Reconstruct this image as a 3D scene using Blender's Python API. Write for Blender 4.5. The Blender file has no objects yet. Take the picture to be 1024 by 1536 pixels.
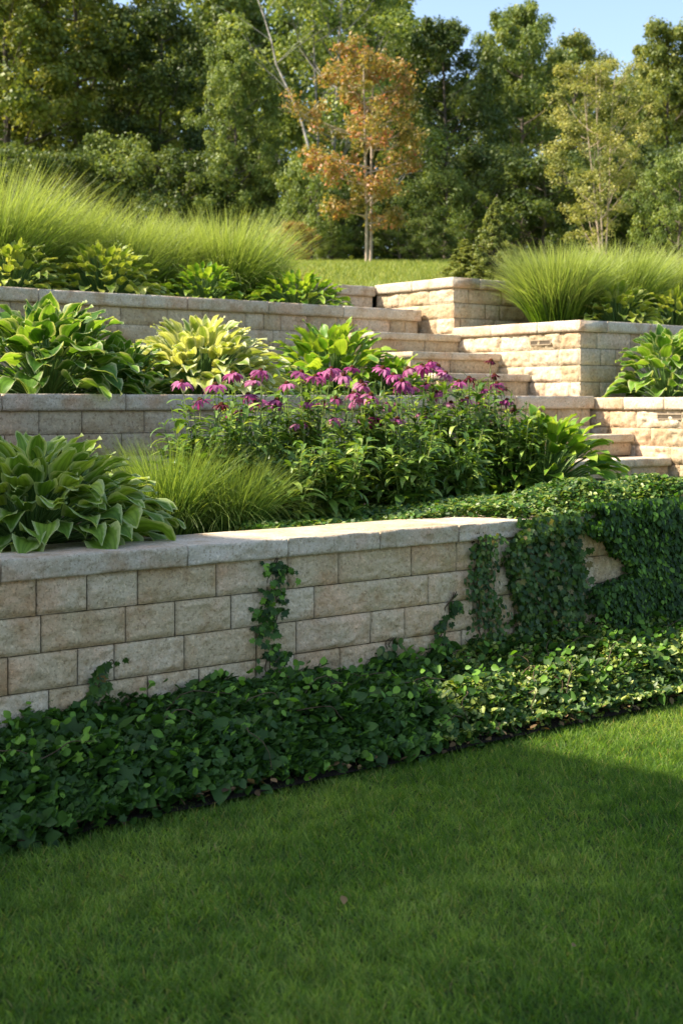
import bpy, math
import numpy as np
from math import sin, cos, pi, radians

SC = bpy.context.scene
rng = np.random.default_rng(11)
# ------------------------------------------------------------------ camera
EYE = 1.5
cd = bpy.data.cameras.new('camera'); cam = bpy.data.objects.new('camera', cd)
SC.collection.objects.link(cam); SC.camera = cam
cam.location = (0, 0, EYE); cam.rotation_euler = (pi/2, 0, 0)
cd.sensor_fit = 'HORIZONTAL'; cd.sensor_width = 24.0
cd.lens = 24.0*2000/1024
cd.shift_y = -165/1024
cd.clip_start = 0.05; cd.clip_end = 3000
cd.dof.use_dof = True; cd.dof.focus_distance = 6.6; cd.dof.aperture_fstop = 3.8
# ------------------------------------------------------------------ sun and sky
AX = math.atan2(2548, 2000)              # angle of the wall line right of the view axis
S_, C_ = cos(AX), sin(AX)                # .6174, .7866
SUNV = np.array([-1.157, -0.145, 1.12]); SUNV = SUNV/np.linalg.norm(SUNV)
elev = math.asin(SUNV[2]); rot = math.atan2(SUNV[0], SUNV[1])
W = bpy.data.worlds.new('World'); SC.world = W; W.use_nodes = True
nt = W.node_tree; bg = nt.nodes['Background']
sky = nt.nodes.new('ShaderNodeTexSky'); sky.sky_type = 'NISHITA'; sky.sun_disc = False
sky.sun_elevation = elev; sky.sun_rotation = rot % (2*pi); sky.air_density = 1.0; sky.dust_density = 1.6; sky.ozone_density = 1.2
hs = nt.nodes.new('ShaderNodeHueSaturation'); hs.inputs['Saturation'].default_value = .95; nt.links.new(sky.outputs[0], hs.inputs['Color']); nt.links.new(hs.outputs[0], bg.inputs[0]); bg.inputs[1].default_value = 0.135
sl = bpy.data.lights.new('sun', 'SUN'); sl.energy = 5.0; sl.angle = radians(0.6); sl.color = (1.0, 0.90, 0.74)
sun = bpy.data.objects.new('sun', sl); SC.collection.objects.link(sun)
from mathutils import Vector
sun.rotation_euler = Vector(tuple(SUNV)).to_track_quat('Z', 'Y').to_euler()
SC.view_settings.view_transform = 'Standard'; SC.view_settings.look = 'None'
SC.view_settings.exposure = 1.2; SC.view_settings.gamma = 1.0
SC.cycles.max_bounces = 7; SC.cycles.diffuse_bounces = 3; SC.cycles.glossy_bounces = 2
SC.cycles.transmission_bounces = 4; SC.cycles.transparent_max_bounces = 4
SC.cycles.sample_clamp_indirect = 6

# ------------------------------------------------------------------ frames
def sd(s, d, z=0.0):
    return np.array([C_*s - S_*d, S_*s + C_*d, z])
def SDV(V):                               # (s,d,z) array -> world
    V = np.asarray(V, float); return np.stack([C_*V[:,0]-S_*V[:,1], S_*V[:,0]+C_*V[:,1], V[:,2]], 1)
def px_s(px, d):                          # s of the photo column px on the plane d
    t = (px-512)/2000; Y = d/(C_-S_*t); return C_*t*Y + S_*Y
def px_d(px, s):                          # d of the photo column px on the plane s
    t = (px-512)/2000; return (C_*s - t*S_*s)/(S_ + t*C_)
def at(px, d):
    t = (px-512)/2000; Y = d/(C_-S_*t); return t*Y, Y
def zat(py, Y): return EYE + (603-py)/2000*Y

# ------------------------------------------------------------------ noise
def _h(i, j, k, s):
    n = (i*374761393 + j*668265263 + k*1274126177 + s*974634777) & 0xffffffff
    n = ((n ^ (n >> 13))*1274126177) & 0xffffffff
    n = n ^ (n >> 16)
    return (n & 0xffff)/65535.0
def vn(P, s=0):
    P = np.asarray(P, float); I = np.floor(P).astype(np.int64); f = P-I; f = f*f*(3-2*f)
    r = 0
    for a in (0,1):
        for b in (0,1):
            for c in (0,1):
                w = (f[:,0] if a else 1-f[:,0])*(f[:,1] if b else 1-f[:,1])*(f[:,2] if c else 1-f[:,2])
                r = r + w*_h(I[:,0]+a, I[:,1]+b, I[:,2]+c, s)
    return r
def fbm(P, oct=4, s=0):
    P = np.asarray(P, float); r = 0; a = .5; t = 0
    for o in range(oct):
        r = r + a*vn(P*2**o + 17.3*o, s+o); t += a; a *= .55
    return r/t
def n2(x, y, sc, s=0, oct=3):
    x = np.asarray(x, float); y = np.asarray(y, float)
    return fbm(np.stack([x*sc+100, y*sc+100, np.zeros_like(x)], -1).reshape(-1,3), oct, s).reshape(x.shape)

# ------------------------------------------------------------------ object helpers
def mesh(name, V, F, attrs=None, mat=None, smooth=True):
    V = np.ascontiguousarray(V, np.float32); F = np.ascontiguousarray(F, np.int32)
    k = F.shape[1]; me = bpy.data.meshes.new(name)
    me.vertices.add(len(V)); me.vertices.foreach_set('co', V.ravel())
    me.loops.add(F.size); me.loops.foreach_set('vertex_index', F.ravel())
    me.polygons.add(len(F)); me.polygons.foreach_set('loop_start', np.arange(0, F.size, k, dtype=np.int32))
    me.polygons.foreach_set('use_smooth', np.full(len(F), smooth, bool))
    if attrs:
        for a, v in attrs.items():
            at_ = me.attributes.new(a, 'FLOAT', 'POINT'); at_.data.foreach_set('value', np.ascontiguousarray(v, np.float32))
    me.update(calc_edges=True)
    if mat: me.materials.append(mat)
    return me
def link(name, me, parent=None, loc=None):
    o = bpy.data.objects.new(name, me); SC.collection.objects.link(o)
    if parent: o.parent = parent
    if loc is not None: o.location = loc
    return o
def obj(name, V, F, mat, parent=None, attrs=None, smooth=True, loc=None):
    return link(name, mesh(name, V, F, attrs, mat, smooth), parent, loc)
def thing(name, label, cat, loc=(0,0,0), rz=0, group=None):
    o = bpy.data.objects.new(name, None); SC.collection.objects.link(o); o.empty_display_size = .1
    o.location = tuple(float(v) for v in loc); o.rotation_euler = (0,0,rz); return tag(o, label, cat, group)
def tag(o, label=None, cat=None, group=None, kind=None):
    if label: o['label'] = label
    if cat: o['category'] = cat
    if group: o['group'] = group
    if kind: o['kind'] = kind
    return o
class Acc:
    def __init__(s): s.V=[]; s.F=[]; s.A={}; s.n=0
    def add(s, V, F, **A):
        V = np.asarray(V, float); F = np.asarray(F, int)
        s.V.append(V); s.F.append(F+s.n); s.n += len(V)
        for k, v in A.items(): s.A.setdefault(k, []).append(np.broadcast_to(np.asarray(v, float), (len(V),)))
    def obj(s, name, mat, parent=None, smooth=True, loc=None):
        return obj(name, np.concatenate(s.V), np.concatenate(s.F), mat, parent, {k: np.concatenate(v) for k, v in s.A.items()}, smooth, loc)
BOXF = np.array([[0,3,2,1],[4,5,6,7],[0,1,5,4],[1,2,6,5],[2,3,7,6],[3,0,4,7]])
def box(x0,x1,y0,y1,z0,z1):
    return np.array([[x0,y0,z0],[x1,y0,z0],[x1,y1,z0],[x0,y1,z0],[x0,y0,z1],[x1,y0,z1],[x1,y1,z1],[x0,y1,z1]], float), BOXF
def grid_faces(nu, nv, off=0):
    i = np.arange(nu-1)[:,None]; j = np.arange(nv-1)[None,:]
    a = i*nv+j
    return np.stack([a, a+nv, a+nv+1, a+1], -1).reshape(-1,4)+off
def tube(P, R, k=6):
    P = np.asarray(P, float); n = len(P); R = np.asarray(R, float)
    T = np.gradient(P, axis=0); T /= np.linalg.norm(T, axis=1)[:,None]+1e-9
    ref = np.array([0.3,0.9,0.1]) if abs(T[0,2]) > .7 else np.array([0,0,1.0])
    A = np.cross(T, ref); A /= np.linalg.norm(A, axis=1)[:,None]+1e-9; B = np.cross(T, A)
    th = np.arange(k)*2*pi/k
    V = P[:,None,:] + R[:,None,None]*(A[:,None,:]*np.cos(th)[None,:,None] + B[:,None,:]*np.sin(th)[None,:,None])
    i = np.arange(n-1)[:,None]; j = np.arange(k)[None,:]; j2 = (j+1)%k
    F = np.stack([i*k+j, i*k+j2, (i+1)*k+j2, (i+1)*k+j], -1).reshape(-1,4)
    return V.reshape(-1,3), F

# ------------------------------------------------------------------ materials
def newmat(name):
    m = bpy.data.materials.new(name); m.use_nodes = True; t = m.node_tree; t.nodes.clear()
    out = t.nodes.new('ShaderNodeOutputMaterial'); return m, t, out
def N(t, typ, **kw):
    n = t.nodes.new(typ)
    for k, v in kw.items(): setattr(n, k, v)
    return n
def ramp(t, fac, stops, interp='LINEAR'):
    r = N(t, 'ShaderNodeValToRGB'); r.color_ramp.interpolation = interp
    e = r.color_ramp.elements
    while len(e) < len(stops): e.new(0.5)
    for el, (p, c) in zip(e, stops): el.position = p; el.color = (*c, 1)
    t.links.new(fac, r.inputs[0]); return r.outputs[0]
def attr(t, name): n = N(t, 'ShaderNodeAttribute'); n.attribute_name = name; return n.outputs['Fac']
def noise(t, scale, detail=4, rough=.55, vec=None):
    n = N(t, 'ShaderNodeTexNoise'); n.inputs['Scale'].default_value = scale; n.inputs['Detail'].default_value = detail
    n.inputs['Roughness'].default_value = rough
    if vec: t.links.new(vec, n.inputs['Vector'])
    return n.outputs['Fac']
def geo(t): return N(t, 'ShaderNodeNewGeometry').outputs['Position']
def mixc(t, a, b, fac, mode='MIX'):
    m = N(t, 'ShaderNodeMix', data_type='RGBA', blend_type=mode)
    for s, v in ((m.inputs[0], fac), (m.inputs[6], a), (m.inputs[7], b)):
        if hasattr(v, 'is_linked') or hasattr(v, 'links'): t.links.new(v, s)
        else: s.default_value = v if not isinstance(v, tuple) else (*v, 1)
    return m.outputs[2]
def math_(t, op, a, b=0.5):
    m = N(t, 'ShaderNodeMath', operation=op)
    for s, v in ((m.inputs[0], a), (m.inputs[1], b)):
        if isinstance(v, (int, float)): s.default_value = v
        else: t.links.new(v, s)
    return m.outputs[0]
def mapr(t, v, a, b, c=0, d=1):
    m = N(t, 'ShaderNodeMapRange'); t.links.new(v, m.inputs[0])
    for i, x in zip((1,2,3,4), (a,b,c,d)): m.inputs[i].default_value = x
    return m.outputs[0]
GAIN = 1.45
def leafmat(name, stops, trans=.4, tcol=(1.35,1.25,.5), rough=.42, spec=.35, edge=None, edgeat=(.75,.92), veins=0, tip=None):
    m, t, out = newmat(name); stops = [(p, (min(c[0]*GAIN*1.08,.8), min(c[1]*GAIN,.8), c[2]*GAIN*.85)) for p, c in stops]
    col = ramp(t, attr(t, 'rnd'), stops)
    big = noise(t, 9, 2, .5, geo(t))
    col = mixc(t, col, mixc(t, col, (.55,.62,.5), 1.0, 'MULTIPLY'), mapr(t, big, .4, .65, 0, .8))
    if edge:
        nz = math_(t, 'MULTIPLY', noise(t, 40, 2, .5, geo(t)), .25)
        e = math_(t, 'ADD', attr(t, 'edge'), math_(t, 'SUBTRACT', nz, .125))
        col = mixc(t, col, edge, mapr(t, e, *edgeat))
    if veins:
        s = math_(t, 'SINE', math_(t, 'MULTIPLY', attr(t, 'vein'), veins))
        col = mixc(t, col, mixc(t, col, (.62,.66,.6), 1.0, 'MULTIPLY'), mapr(t, s, -.2, .9, 0, .75))
    if tip: col = mixc(t, col, tip, mapr(t, attr(t, 'along'), .35, 1.0))
    p = N(t, 'ShaderNodeBsdfPrincipled'); t.links.new(col, p.inputs['Base Color'])
    p.inputs['Roughness'].default_value = rough; p.inputs['Specular IOR Level'].default_value = spec
    tr = N(t, 'ShaderNodeBsdfTranslucent'); t.links.new(mixc(t, col, tcol, 1.0, 'MULTIPLY'), tr.inputs[0])
    mx = N(t, 'ShaderNodeMixShader'); mx.inputs[0].default_value = trans
    t.links.new(p.outputs[0], mx.inputs[1]); t.links.new(tr.outputs[0], mx.inputs[2]); t.links.new(mx.outputs[0], out.inputs[0])
    return m
def stone(name, dark, mid, light, gray=0.0, bump=.5, sc=1.0):
    m, t, out = newmat(name); P = geo(t)
    base = ramp(t, attr(t, 'tone'), [(0, dark), (.45, mid), (1, light)])
    stain = noise(t, 7*sc, 5, .65, P)
    base = mixc(t, base, mixc(t, base, (.66,.50,.33), 1.0, 'MULTIPLY'), mapr(t, stain, .47, .72, 0, .75))
    st2 = noise(t, 3.1*sc, 4, .6, P)
    base = mixc(t, base, mixc(t, base, (1.12,.92,.86), 1.0, 'MULTIPLY'), mapr(t, st2, .5, .65, 0, .7))
    sp = noise(t, 75*sc, 3, .75, P)
    base = mixc(t, base, mixc(t, base, (.46,.40,.33), 1.0, 'MULTIPLY'), mapr(t, sp, .52, .68, 0, .8))
    sp2 = noise(t, 62*sc, 3, .7, P)
    base = mixc(t, base, mixc(t, base, (1.42,1.40,1.36), 1.0, 'MULTIPLY'), mapr(t, sp2, .52, .68, 0, .8))
    wth = noise(t, 1.6, 5, .7, P)
    base = mixc(t, base, (.17,.17,.16), mapr(t, wth, .55, .8, 0, .18+gray))
    p = N(t, 'ShaderNodeBsdfPrincipled'); t.links.new(base, p.inputs['Base Color']); p.inputs['Roughness'].default_value = .9
    p.inputs['Specular IOR Level'].default_value = .15
    b = N(t, 'ShaderNodeBump'); b.inputs['Strength'].default_value = bump; b.inputs['Distance'].default_value = .011
    h = math_(t, 'ADD', noise(t, 48*sc, 5, .75, P), math_(t, 'MULTIPLY', noise(t, 22*sc, 3, .6, P), 1.3))
    t.links.new(h, b.inputs['Height']); t.links.new(b.outputs[0], p.inputs['Normal'])
    t.links.new(p.outputs[0], out.inputs[0]); return m
def plain(name, stops, sc=8, rough=.9, bump=.3, spec=.2, dist=.02):
    m, t, out = newmat(name); P = geo(t); n = noise(t, sc, 6, .65, P)
    p = N(t, 'ShaderNodeBsdfPrincipled'); t.links.new(ramp(t, n, stops), p.inputs['Base Color'])
    p.inputs['Roughness'].default_value = rough; p.inputs['Specular IOR Level'].default_value = spec
    b = N(t, 'ShaderNodeBump'); b.inputs['Strength'].default_value = bump; b.inputs['Distance'].default_value = dist
    t.links.new(noise(t, sc*6, 4, .7, P), b.inputs['Height']); t.links.new(b.outputs[0], p.inputs['Normal'])
    t.links.new(p.outputs[0], out.inputs[0]); return m

M = {}
M['block'] = stone('tan_split_face_stone', (.50,.375,.215), (.60,.475,.305), (.67,.57,.42), bump=.9)
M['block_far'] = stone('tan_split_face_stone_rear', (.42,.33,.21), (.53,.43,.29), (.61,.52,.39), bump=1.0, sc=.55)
M['cap'] = stone('grey_tan_cap_stone', (.46,.385,.27), (.54,.465,.35), (.60,.53,.42), gray=.05, bump=.6)
M['core'] = plain('dark_joint_dirt', [(.3,(.07,.055,.038)), (.7,(.14,.11,.075))])
M['soil'] = plain('dark_mulch_soil', [(.3,(.012,.008,.005)), (.55,(.03,.02,.012)), (.75,(.06,.042,.026))], sc=30, bump=1)
M['lawnground'] = plain('lawn_thatch', [(.3,(.03,.05,.012)), (.6,(.055,.085,.02)), (.8,(.12,.11,.05))], sc=25, bump=.8)
M['hillground'] = plain('upper_lawn_turf', [(.3,(.14,.19,.045)), (.6,(.22,.27,.07)), (.8,(.30,.31,.11))], sc=3, bump=.8)
M['lawnblade'] = leafmat('lawn_blade', [(0,(.040,.112,.018)), (.5,(.130,.235,.045)), (.85,(.30,.39,.12)), (.97,(.26,.26,.10)), (1,(.34,.30,.15))], trans=.62, rough=.5, spec=.3, tcol=(1.3,1.25,.45))
M['hillblade'] = leafmat('upper_lawn_blade', [(0,(.11,.16,.03)), (.6,(.18,.23,.05)), (1,(.28,.29,.10))], trans=.35, rough=.6)
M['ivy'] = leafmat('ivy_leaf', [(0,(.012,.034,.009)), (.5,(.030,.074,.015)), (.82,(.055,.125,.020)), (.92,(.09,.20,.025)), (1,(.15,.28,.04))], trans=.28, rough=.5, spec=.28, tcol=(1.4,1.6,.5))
M['ivysun'] = leafmat('ivy_leaf_painted_sun', [(0,(.05,.09,.016)), (.5,(.13,.19,.035)), (.85,(.24,.30,.07)), (1,(.34,.38,.14))], trans=.3, rough=.42, spec=.45)  # ivy leaf with sunlight and glints painted into its colour
M['ivybrown'] = leafmat('hanging_ivy_leaf', [(0,(.018,.05,.012)), (.6,(.045,.10,.020)), (.9,(.09,.15,.035)), (1,(.20,.14,.07))], trans=.3, rough=.42)
M['ivystem'] = plain('ivy_stem', [(.3,(.06,.04,.02)), (.7,(.14,.10,.06))])
M['hostagreen'] = leafmat('hosta_leaf_green', [(0,(.045,.12,.016)), (.6,(.10,.21,.028)), (1,(.19,.32,.045))], trans=.40, rough=.5, spec=.28, edge=(.52,.58,.28), edgeat=(.74,.95), veins=16)
M['hostafront'] = leafmat('hosta_leaf_pale_margin', [(0,(.085,.17,.025)), (.6,(.15,.26,.038)), (1,(.30,.40,.07))], trans=.36, rough=.55, spec=.25, edge=(.52,.60,.26), edgeat=(.66,.90), veins=16)
M['hostagold'] = leafmat('hosta_leaf_gold', [(0,(.16,.25,.05)), (.5,(.34,.41,.11)), (1,(.54,.56,.26))], trans=.35, rough=.55, edge=(.66,.67,.38), edgeat=(.4,.85), veins=14)
M['hostalime'] = leafmat('hosta_leaf_lime', [(0,(.07,.17,.02)), (.5,(.14,.28,.03)), (1,(.30,.42,.06))], trans=.4, rough=.42, edge=(.38,.44,.09), edgeat=(.7,1.0), veins=22)
M['hostadull'] = leafmat('hosta_leaf_yellow_green', [(0,(.12,.20,.03)), (.5,(.25,.34,.06)), (1,(.42,.47,.15))], trans=.38, rough=.45, edge=(.38,.42,.16), edgeat=(.7,1.0), veins=20)
M['petiole'] = leafmat('leaf_stalk', [(0,(.06,.13,.03)), (1,(.13,.22,.06))], trans=.1)
M['grasstall'] = leafmat('tall_grass_blade', [(0,(.025,.068,.010)), (.5,(.10,.20,.020)), (1,(.25,.36,.06))], trans=.45, rough=.5, tcol=(1.28,1.3,.5), tip=(.38,.42,.15))
M['grassbrown'] = leafmat('rust_grass_blade', [(0,(.13,.12,.03)), (.5,(.25,.18,.06)), (1,(.36,.25,.10))], trans=.4, rough=.55)
M['grassfront'] = leafmat('short_grass_blade', [(0,(.035,.09,.016)), (.5,(.125,.25,.040)), (1,(.34,.46,.14))], trans=.42, rough=.5, tip=(.24,.32,.08))
M['coneleaf'] = leafmat('coneflower_leaf', [(0,(.035,.085,.014)), (.5,(.09,.175,.03)), (.85,(.18,.28,.06)), (1,(.30,.38,.12))], trans=.35, rough=.42, spec=.45)
M['conestem'] = leafmat('coneflower_stem', [(0,(.10,.16,.05)), (1,(.20,.24,.09))], trans=.05)
M['petal'] = leafmat('purple_petal', [(0,(.15,.02,.10)), (.5,(.27,.06,.21)), (1,(.42,.19,.36))], trans=.4, rough=.55, tcol=(1.3,.8,1.2))
M['petaldark'] = leafmat('maroon_petal', [(0,(.08,.006,.02)), (1,(.15,.012,.045))], trans=.3, rough=.55, tcol=(1.3,.8,1.0))
M['cone'] = plain('flower_cone', [(.3,(.05,.012,.006)), (.7,(.26,.08,.02))], sc=300, bump=1)
M['bark'] = plain('grey_brown_bark', [(.3,(.05,.04,.03)), (.7,(.17,.14,.11))], sc=6)
M['barkpale'] = plain('pale_birch_bark', [(.35,(.10,.09,.075)), (.5,(.25,.23,.20)), (.7,(.38,.355,.31))], sc=7)
M['barktan'] = plain('tan_young_bark', [(.3,(.28,.21,.15)), (.7,(.50,.40,.30))], sc=9)
FOL = {
 'olive': [(0,(.05,.08,.014)), (.5,(.115,.16,.026)), (1,(.25,.27,.055))],
 'dark': [(0,(.025,.05,.012)), (.5,(.058,.095,.02)), (1,(.13,.17,.035))],
 'mid': [(0,(.05,.085,.018)), (.5,(.105,.16,.032)), (1,(.21,.26,.06))],
 'yellow': [(0,(.09,.12,.025)), (.5,(.19,.22,.055)), (1,(.34,.34,.12))],
 'lime': [(0,(.06,.12,.02)), (.5,(.13,.22,.03)), (1,(.23,.32,.06))],
 'orange': [(0,(.075,.09,.022)), (.45,(.17,.16,.035)), (.78,(.26,.17,.055)), (1,(.32,.125,.08))],
 'juniper': [(0,(.06,.095,.02)), (.5,(.13,.17,.035)), (1,(.22,.25,.06))],
 'rust': [(0,(.10,.11,.02)), (.5,(.20,.16,.04)), (1,(.32,.18,.06))]}
for k, v in FOL.items(): M['f_'+k] = leafmat('foliage_'+k, [(p, (c[0]*1.12, c[1]*1.08, c[2]*1.35)) for p, c in v], trans=.42, rough=.5, spec=.4, tcol=(1.3,1.2,.6))
M['fringe'] = leafmat('dry_leaf', [(0,(.04,.025,.012)), (1,(.18,.12,.06))], trans=.2, rough=.8)
M['siding'] = plain('house_siding', [(.3,(.45,.42,.36)), (.7,(.52,.49,.43))], sc=3)
M['roof'] = plain('house_shingle', [(.3,(.05,.05,.05)), (.7,(.10,.095,.09))], sc=20)
M['glass'] = plain('dark_window_glass', [(.3,(.02,.025,.03)), (.7,(.03,.035,.04))], rough=.1, spec=.6, bump=0)
M['trim'] = plain('white_trim', [(.3,(.7,.7,.68)), (.7,(.8,.8,.78))])
M['vent'] = plain('vent_plastic', [(.3,(.28,.22,.15)), (.7,(.36,.29,.20))])
M['ventdark'] = plain('vent_slot', [(.3,(.08,.065,.045)), (.7,(.13,.10,.07))])

# ------------------------------------------------------------------ setting: ground, terraces
def sheet(name, s0, s1, d0, d1, ns, nd, zf, mat):
    s = np.linspace(s0, s1, ns); d = np.linspace(d0, d1, nd); Sg, Dg = np.meshgrid(s, d, indexing='ij')
    Z = zf(Sg, Dg); V = SDV(np.stack([Sg.ravel(), Dg.ravel(), Z.ravel()], 1))
    return tag(obj(name, V, grid_faces(ns, nd), mat), kind='structure')
# lower lawn ground: one sheet to the horizon
lin = np.concatenate([-np.geomspace(900, 14, 14), np.linspace(-12, 20, 65), np.geomspace(22, 900, 14)])
Sg, Dg = np.meshgrid(lin, lin, indexing='ij')
tag(obj('lawn', SDV(np.stack([Sg.ravel(), Dg.ravel(), -.02+0*Sg.ravel()],1)), grid_faces(len(lin), len(lin)), M['lawnground']), kind='structure')
sheet('planting_soil_strip', -2, 10, 4.18, 4.92, 160, 30, lambda s,d: .004+.02*n2(s,d,14,3)+.03*np.clip((d-4.2)/.3,0,1), M['soil'])
def terr(s, d):
    Y = S_*s + C_*d
    z = np.interp(Y, [11.5, 12.6, 14, 17, 24, 36, 60, 140, 500], [2.28, 2.36, 2.62, 3.06, 4.02, 5.25, 6.2, 7.5, 8.5])
    return z + .10*(n2(s,d,.25,5)-.5)
s_lin = np.concatenate([-np.geomspace(400, 22, 10), np.linspace(-20, 45, 131), np.geomspace(48, 500, 12)])
d_lin = np.concatenate([np.linspace(10.95, 45, 110), np.geomspace(46, 600, 16)])
Sg, Dg = np.meshgrid(s_lin, d_lin, indexing='ij')
tag(obj('upper_lawn', SDV(np.stack([Sg.ravel(), Dg.ravel(), terr(Sg,Dg).ravel()],1)), grid_faces(len(s_lin), len(d_lin)), M['hillground']), kind='structure')

D1, D2, D3, SC_ = 4.91, 7.83, 10.09, 8.97        # wall planes and the line of the stair-side walls
def bedbox(name, s0, s1, d0, d1, z0, z1):
    V, F = box(s0, s1, d0, d1, z0, z1); tag(obj(name, SDV(V), F, M['soil'], smooth=False), kind='structure')
bedbox('planting_bed_lower', -4, 9.2, D1+.2, D2+.1, .0, .82)
bedbox('planting_bed_middle', -6, SC_-.01, D2+.2, D3+.2, .0, 1.47)
bedbox('planting_bed_upper', -8, SC_-.02, D3+.2, 12.2, .0, 2.335)
bedbox('planting_bed_right', SC_+.1, 16, 6.6, 8.2, .0, 1.46)
bedbox('planting_bed_upper_right', SC_+.1, 16, 8.2, 9.85, .0, 2.15)
bedbox('planting_bed_top_right', SC_+.1, 16, 9.85, 11.2, .0, 2.56)

# ------------------------------------------------------------------ masonry
def block_face(acc, x0, x1, z0, z1, res, tone, seed, depth=.04, rough=.012, fn=None):
    nx = max(4, int((x1-x0)/res)+2); nz = max(4, int((z1-z0)/res)+2)
    x = np.linspace(x0, x1, nx); z = np.linspace(z0, z1, nz)
    # push second rows close to the edge for a crisp chamfer
    ch = min(.008, res*.7); x[1] = x0+ch; x[-2] = x1-ch; z[1] = z0+ch; z[-2] = z1-ch
    X, Z = np.meshgrid(x, z, indexing='ij')
    P = np.stack([X.ravel()*1.0+seed*3.7, Z.ravel()+seed*1.3, np.full(X.size, seed*.77)], 1)
    n = (fbm(P*[9,9,1], 4, seed)-.5)*2; n = n + .7*(fbm(P*[26,26,1]+5, 3, seed+5)-.5)*2; ridg = 1-abs(fbm(P*[5,14,1]+9, 3, seed+9)-.5)*4
    e = np.minimum(np.minimum(X-x0, x1-X), np.minimum(Z-z0, z1-Z)).ravel()
    em = np.clip(e/.022, 0, 1)
    Yd = .006*(1-np.clip(e/ch, 0, 1)) - em*(rough*.9*n + rough*.5*np.clip(ridg,-.5,1) + .003)
    X2 = X.ravel() + 0; Z2 = Z.ravel() + .0015*(vn(P*40, seed)-.5)
    V = np.stack([X2, Yd, Z2], 1); F = grid_faces(nx, nz)[:, ::-1][:, [3,0,1,2]]
    # rim going back
    idx = np.arange(nx*nz).reshape(nx, nz)
    ring = np.concatenate([idx[:-1,0], idx[-1,:-1], idx[::-1,-1][:-1], idx[0,::-1][:-1]])
    B = V[ring].copy(); B[:,1] = depth; k = len(ring); o = nx*nz
    R = np.stack([ring, o+np.arange(k), o+(np.arange(k)+1)%k, np.roll(ring,-1)], 1)
    V = np.concatenate([V, B]); F = np.concatenate([F, R])
    acc.add(fn(V), F, tone=tone)
def cap_piece(acc, x0, x1, z0, z1, yf, yb, res, tone, seed, fn, rough=.009, endrough=False):
    nx = max(4, int((x1-x0)/res)+2); x = np.linspace(x0, x1, nx)
    m = max(5, int((z1-z0)/res)+1)
    zz = np.linspace(z0, z1, m)
    prof = [(yb, z0), ((yb+yf)/2, z0)] + [(yf, z) for z in zz] + [(yf+.02, z1), (yf+.1, z1), ((yb+yf)/2, z1), (yb, z1)]
    prof = np.array(prof); k = len(prof)
    Yg = np.repeat(prof[None,:,0], nx, 0); Zg = np.repeat(prof[None,:,1], nx, 0); Xg = np.repeat(x[:,None], k, 1)
    P = np.stack([Xg.ravel()+seed*2.3, Yg.ravel(), Zg.ravel()], 1)
    fr = np.zeros(k); fr[2:2+m] = 1; edge = np.ones(k); edge[2] = .2; edge[1+m] = .35
    nn = ((fbm(P*[11,1,22], 4, seed)-.5)*2).reshape(nx,k)
    Yg = Yg + fr[None]*(-rough*nn*edge[None]) + (1-edge)[None]*.006
    Zg = Zg + (np.arange(k) >= 2+m-1)[None]*.0018*((vn(P*[6,6,0]+3, seed)-.5)*2).reshape(nx,k)
    V = np.stack([Xg, Yg, Zg], -1).reshape(-1,3)
    a = grid_faces(nx, k); cl = np.stack([np.arange(nx-1)*k+k-1, (np.arange(nx-1)+1)*k+k-1, (np.arange(nx-1)+1)*k, np.arange(nx-1)*k], 1)
    F = np.concatenate([a, cl])
    # ends as fans of quads
    for base, flip in ((0, False), ((nx-1)*k, True)):
        ids = base+np.arange(k)
        q = []
        for i in range(0, (k-2)//2):
            q.append([ids[i], ids[i+1], ids[k-2-i], ids[k-1-i]])
        q = np.array(q)
        F = np.concatenate([F, q if not flip else q[:, ::-1]])
    acc.add(fn(V), F, tone=tone)
def front_map(s0, d0): return lambda V: SDV(np.stack([V[:,0]+s0, V[:,1]+d0, V[:,2]], 1))
def side_map(s0, dfar): return lambda V: SDV(np.stack([V[:,1]+s0, dfar-V[:,0], V[:,2]], 1))
def build_run(bl, co, x0, x1, z0, ztop, fn, seed, res=.02, joints=None, depth=.3, h=.15, rough=.012, gap=.0015, tone0=.1, tone1=1.):
    r = np.random.default_rng(seed); row = 0; zt = ztop
    while zt > z0+.02:
        zb = max(zt-h, z0-.01)
        js = list(joints[row]) if joints and row < len(joints) else []
        xs = [x0]
        lo = min(js) if js else None
        x = x0
        if js:
            x = lo
            back = []
            while x > x0+.15: x -= r.choice([.22,.30,.38,.46]); back.append(x)
            xs = [x0]+[b for b in back[::-1] if b > x0+.08]+sorted(js); x = xs[-1]
        else:
            x = x0 - r.uniform(0, .3)
        while x < x1:
            x += r.choice([.20,.30,.36,.46], p=[.2,.25,.25,.3])
            if x > x0+.08 and x < x1-.08: xs.append(x)
            elif x >= x1-.08: break
        xs.append(x1)
        for a, b in zip(xs[:-1], xs[1:]):
            block_face(bl, a+gap, b-gap, zb+gap, zt-gap, res, r.uniform(tone0, tone1)**1.1, int(r.integers(1,9999)), fn=fn, rough=rough)
        zt = zb; row += 1
    V, F = box(x0+.012, x1-.012, .028, depth, z0-.05, ztop-.002); co.add(fn(V), F)
def caps(ca, joints, z0, z1, yf, yb, fn, seed, res=.02, rough=.009):
    r = np.random.default_rng(seed)
    for a, b in zip(joints[:-1], joints[1:]):
        cap_piece(ca, a+.005, b-.005, z0, z1+r.uniform(-.0012,.0012), yf+r.uniform(-.002,.002), yb, res, r.uniform(.1,.95), int(r.integers(1,9999)), fn, rough)
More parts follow.
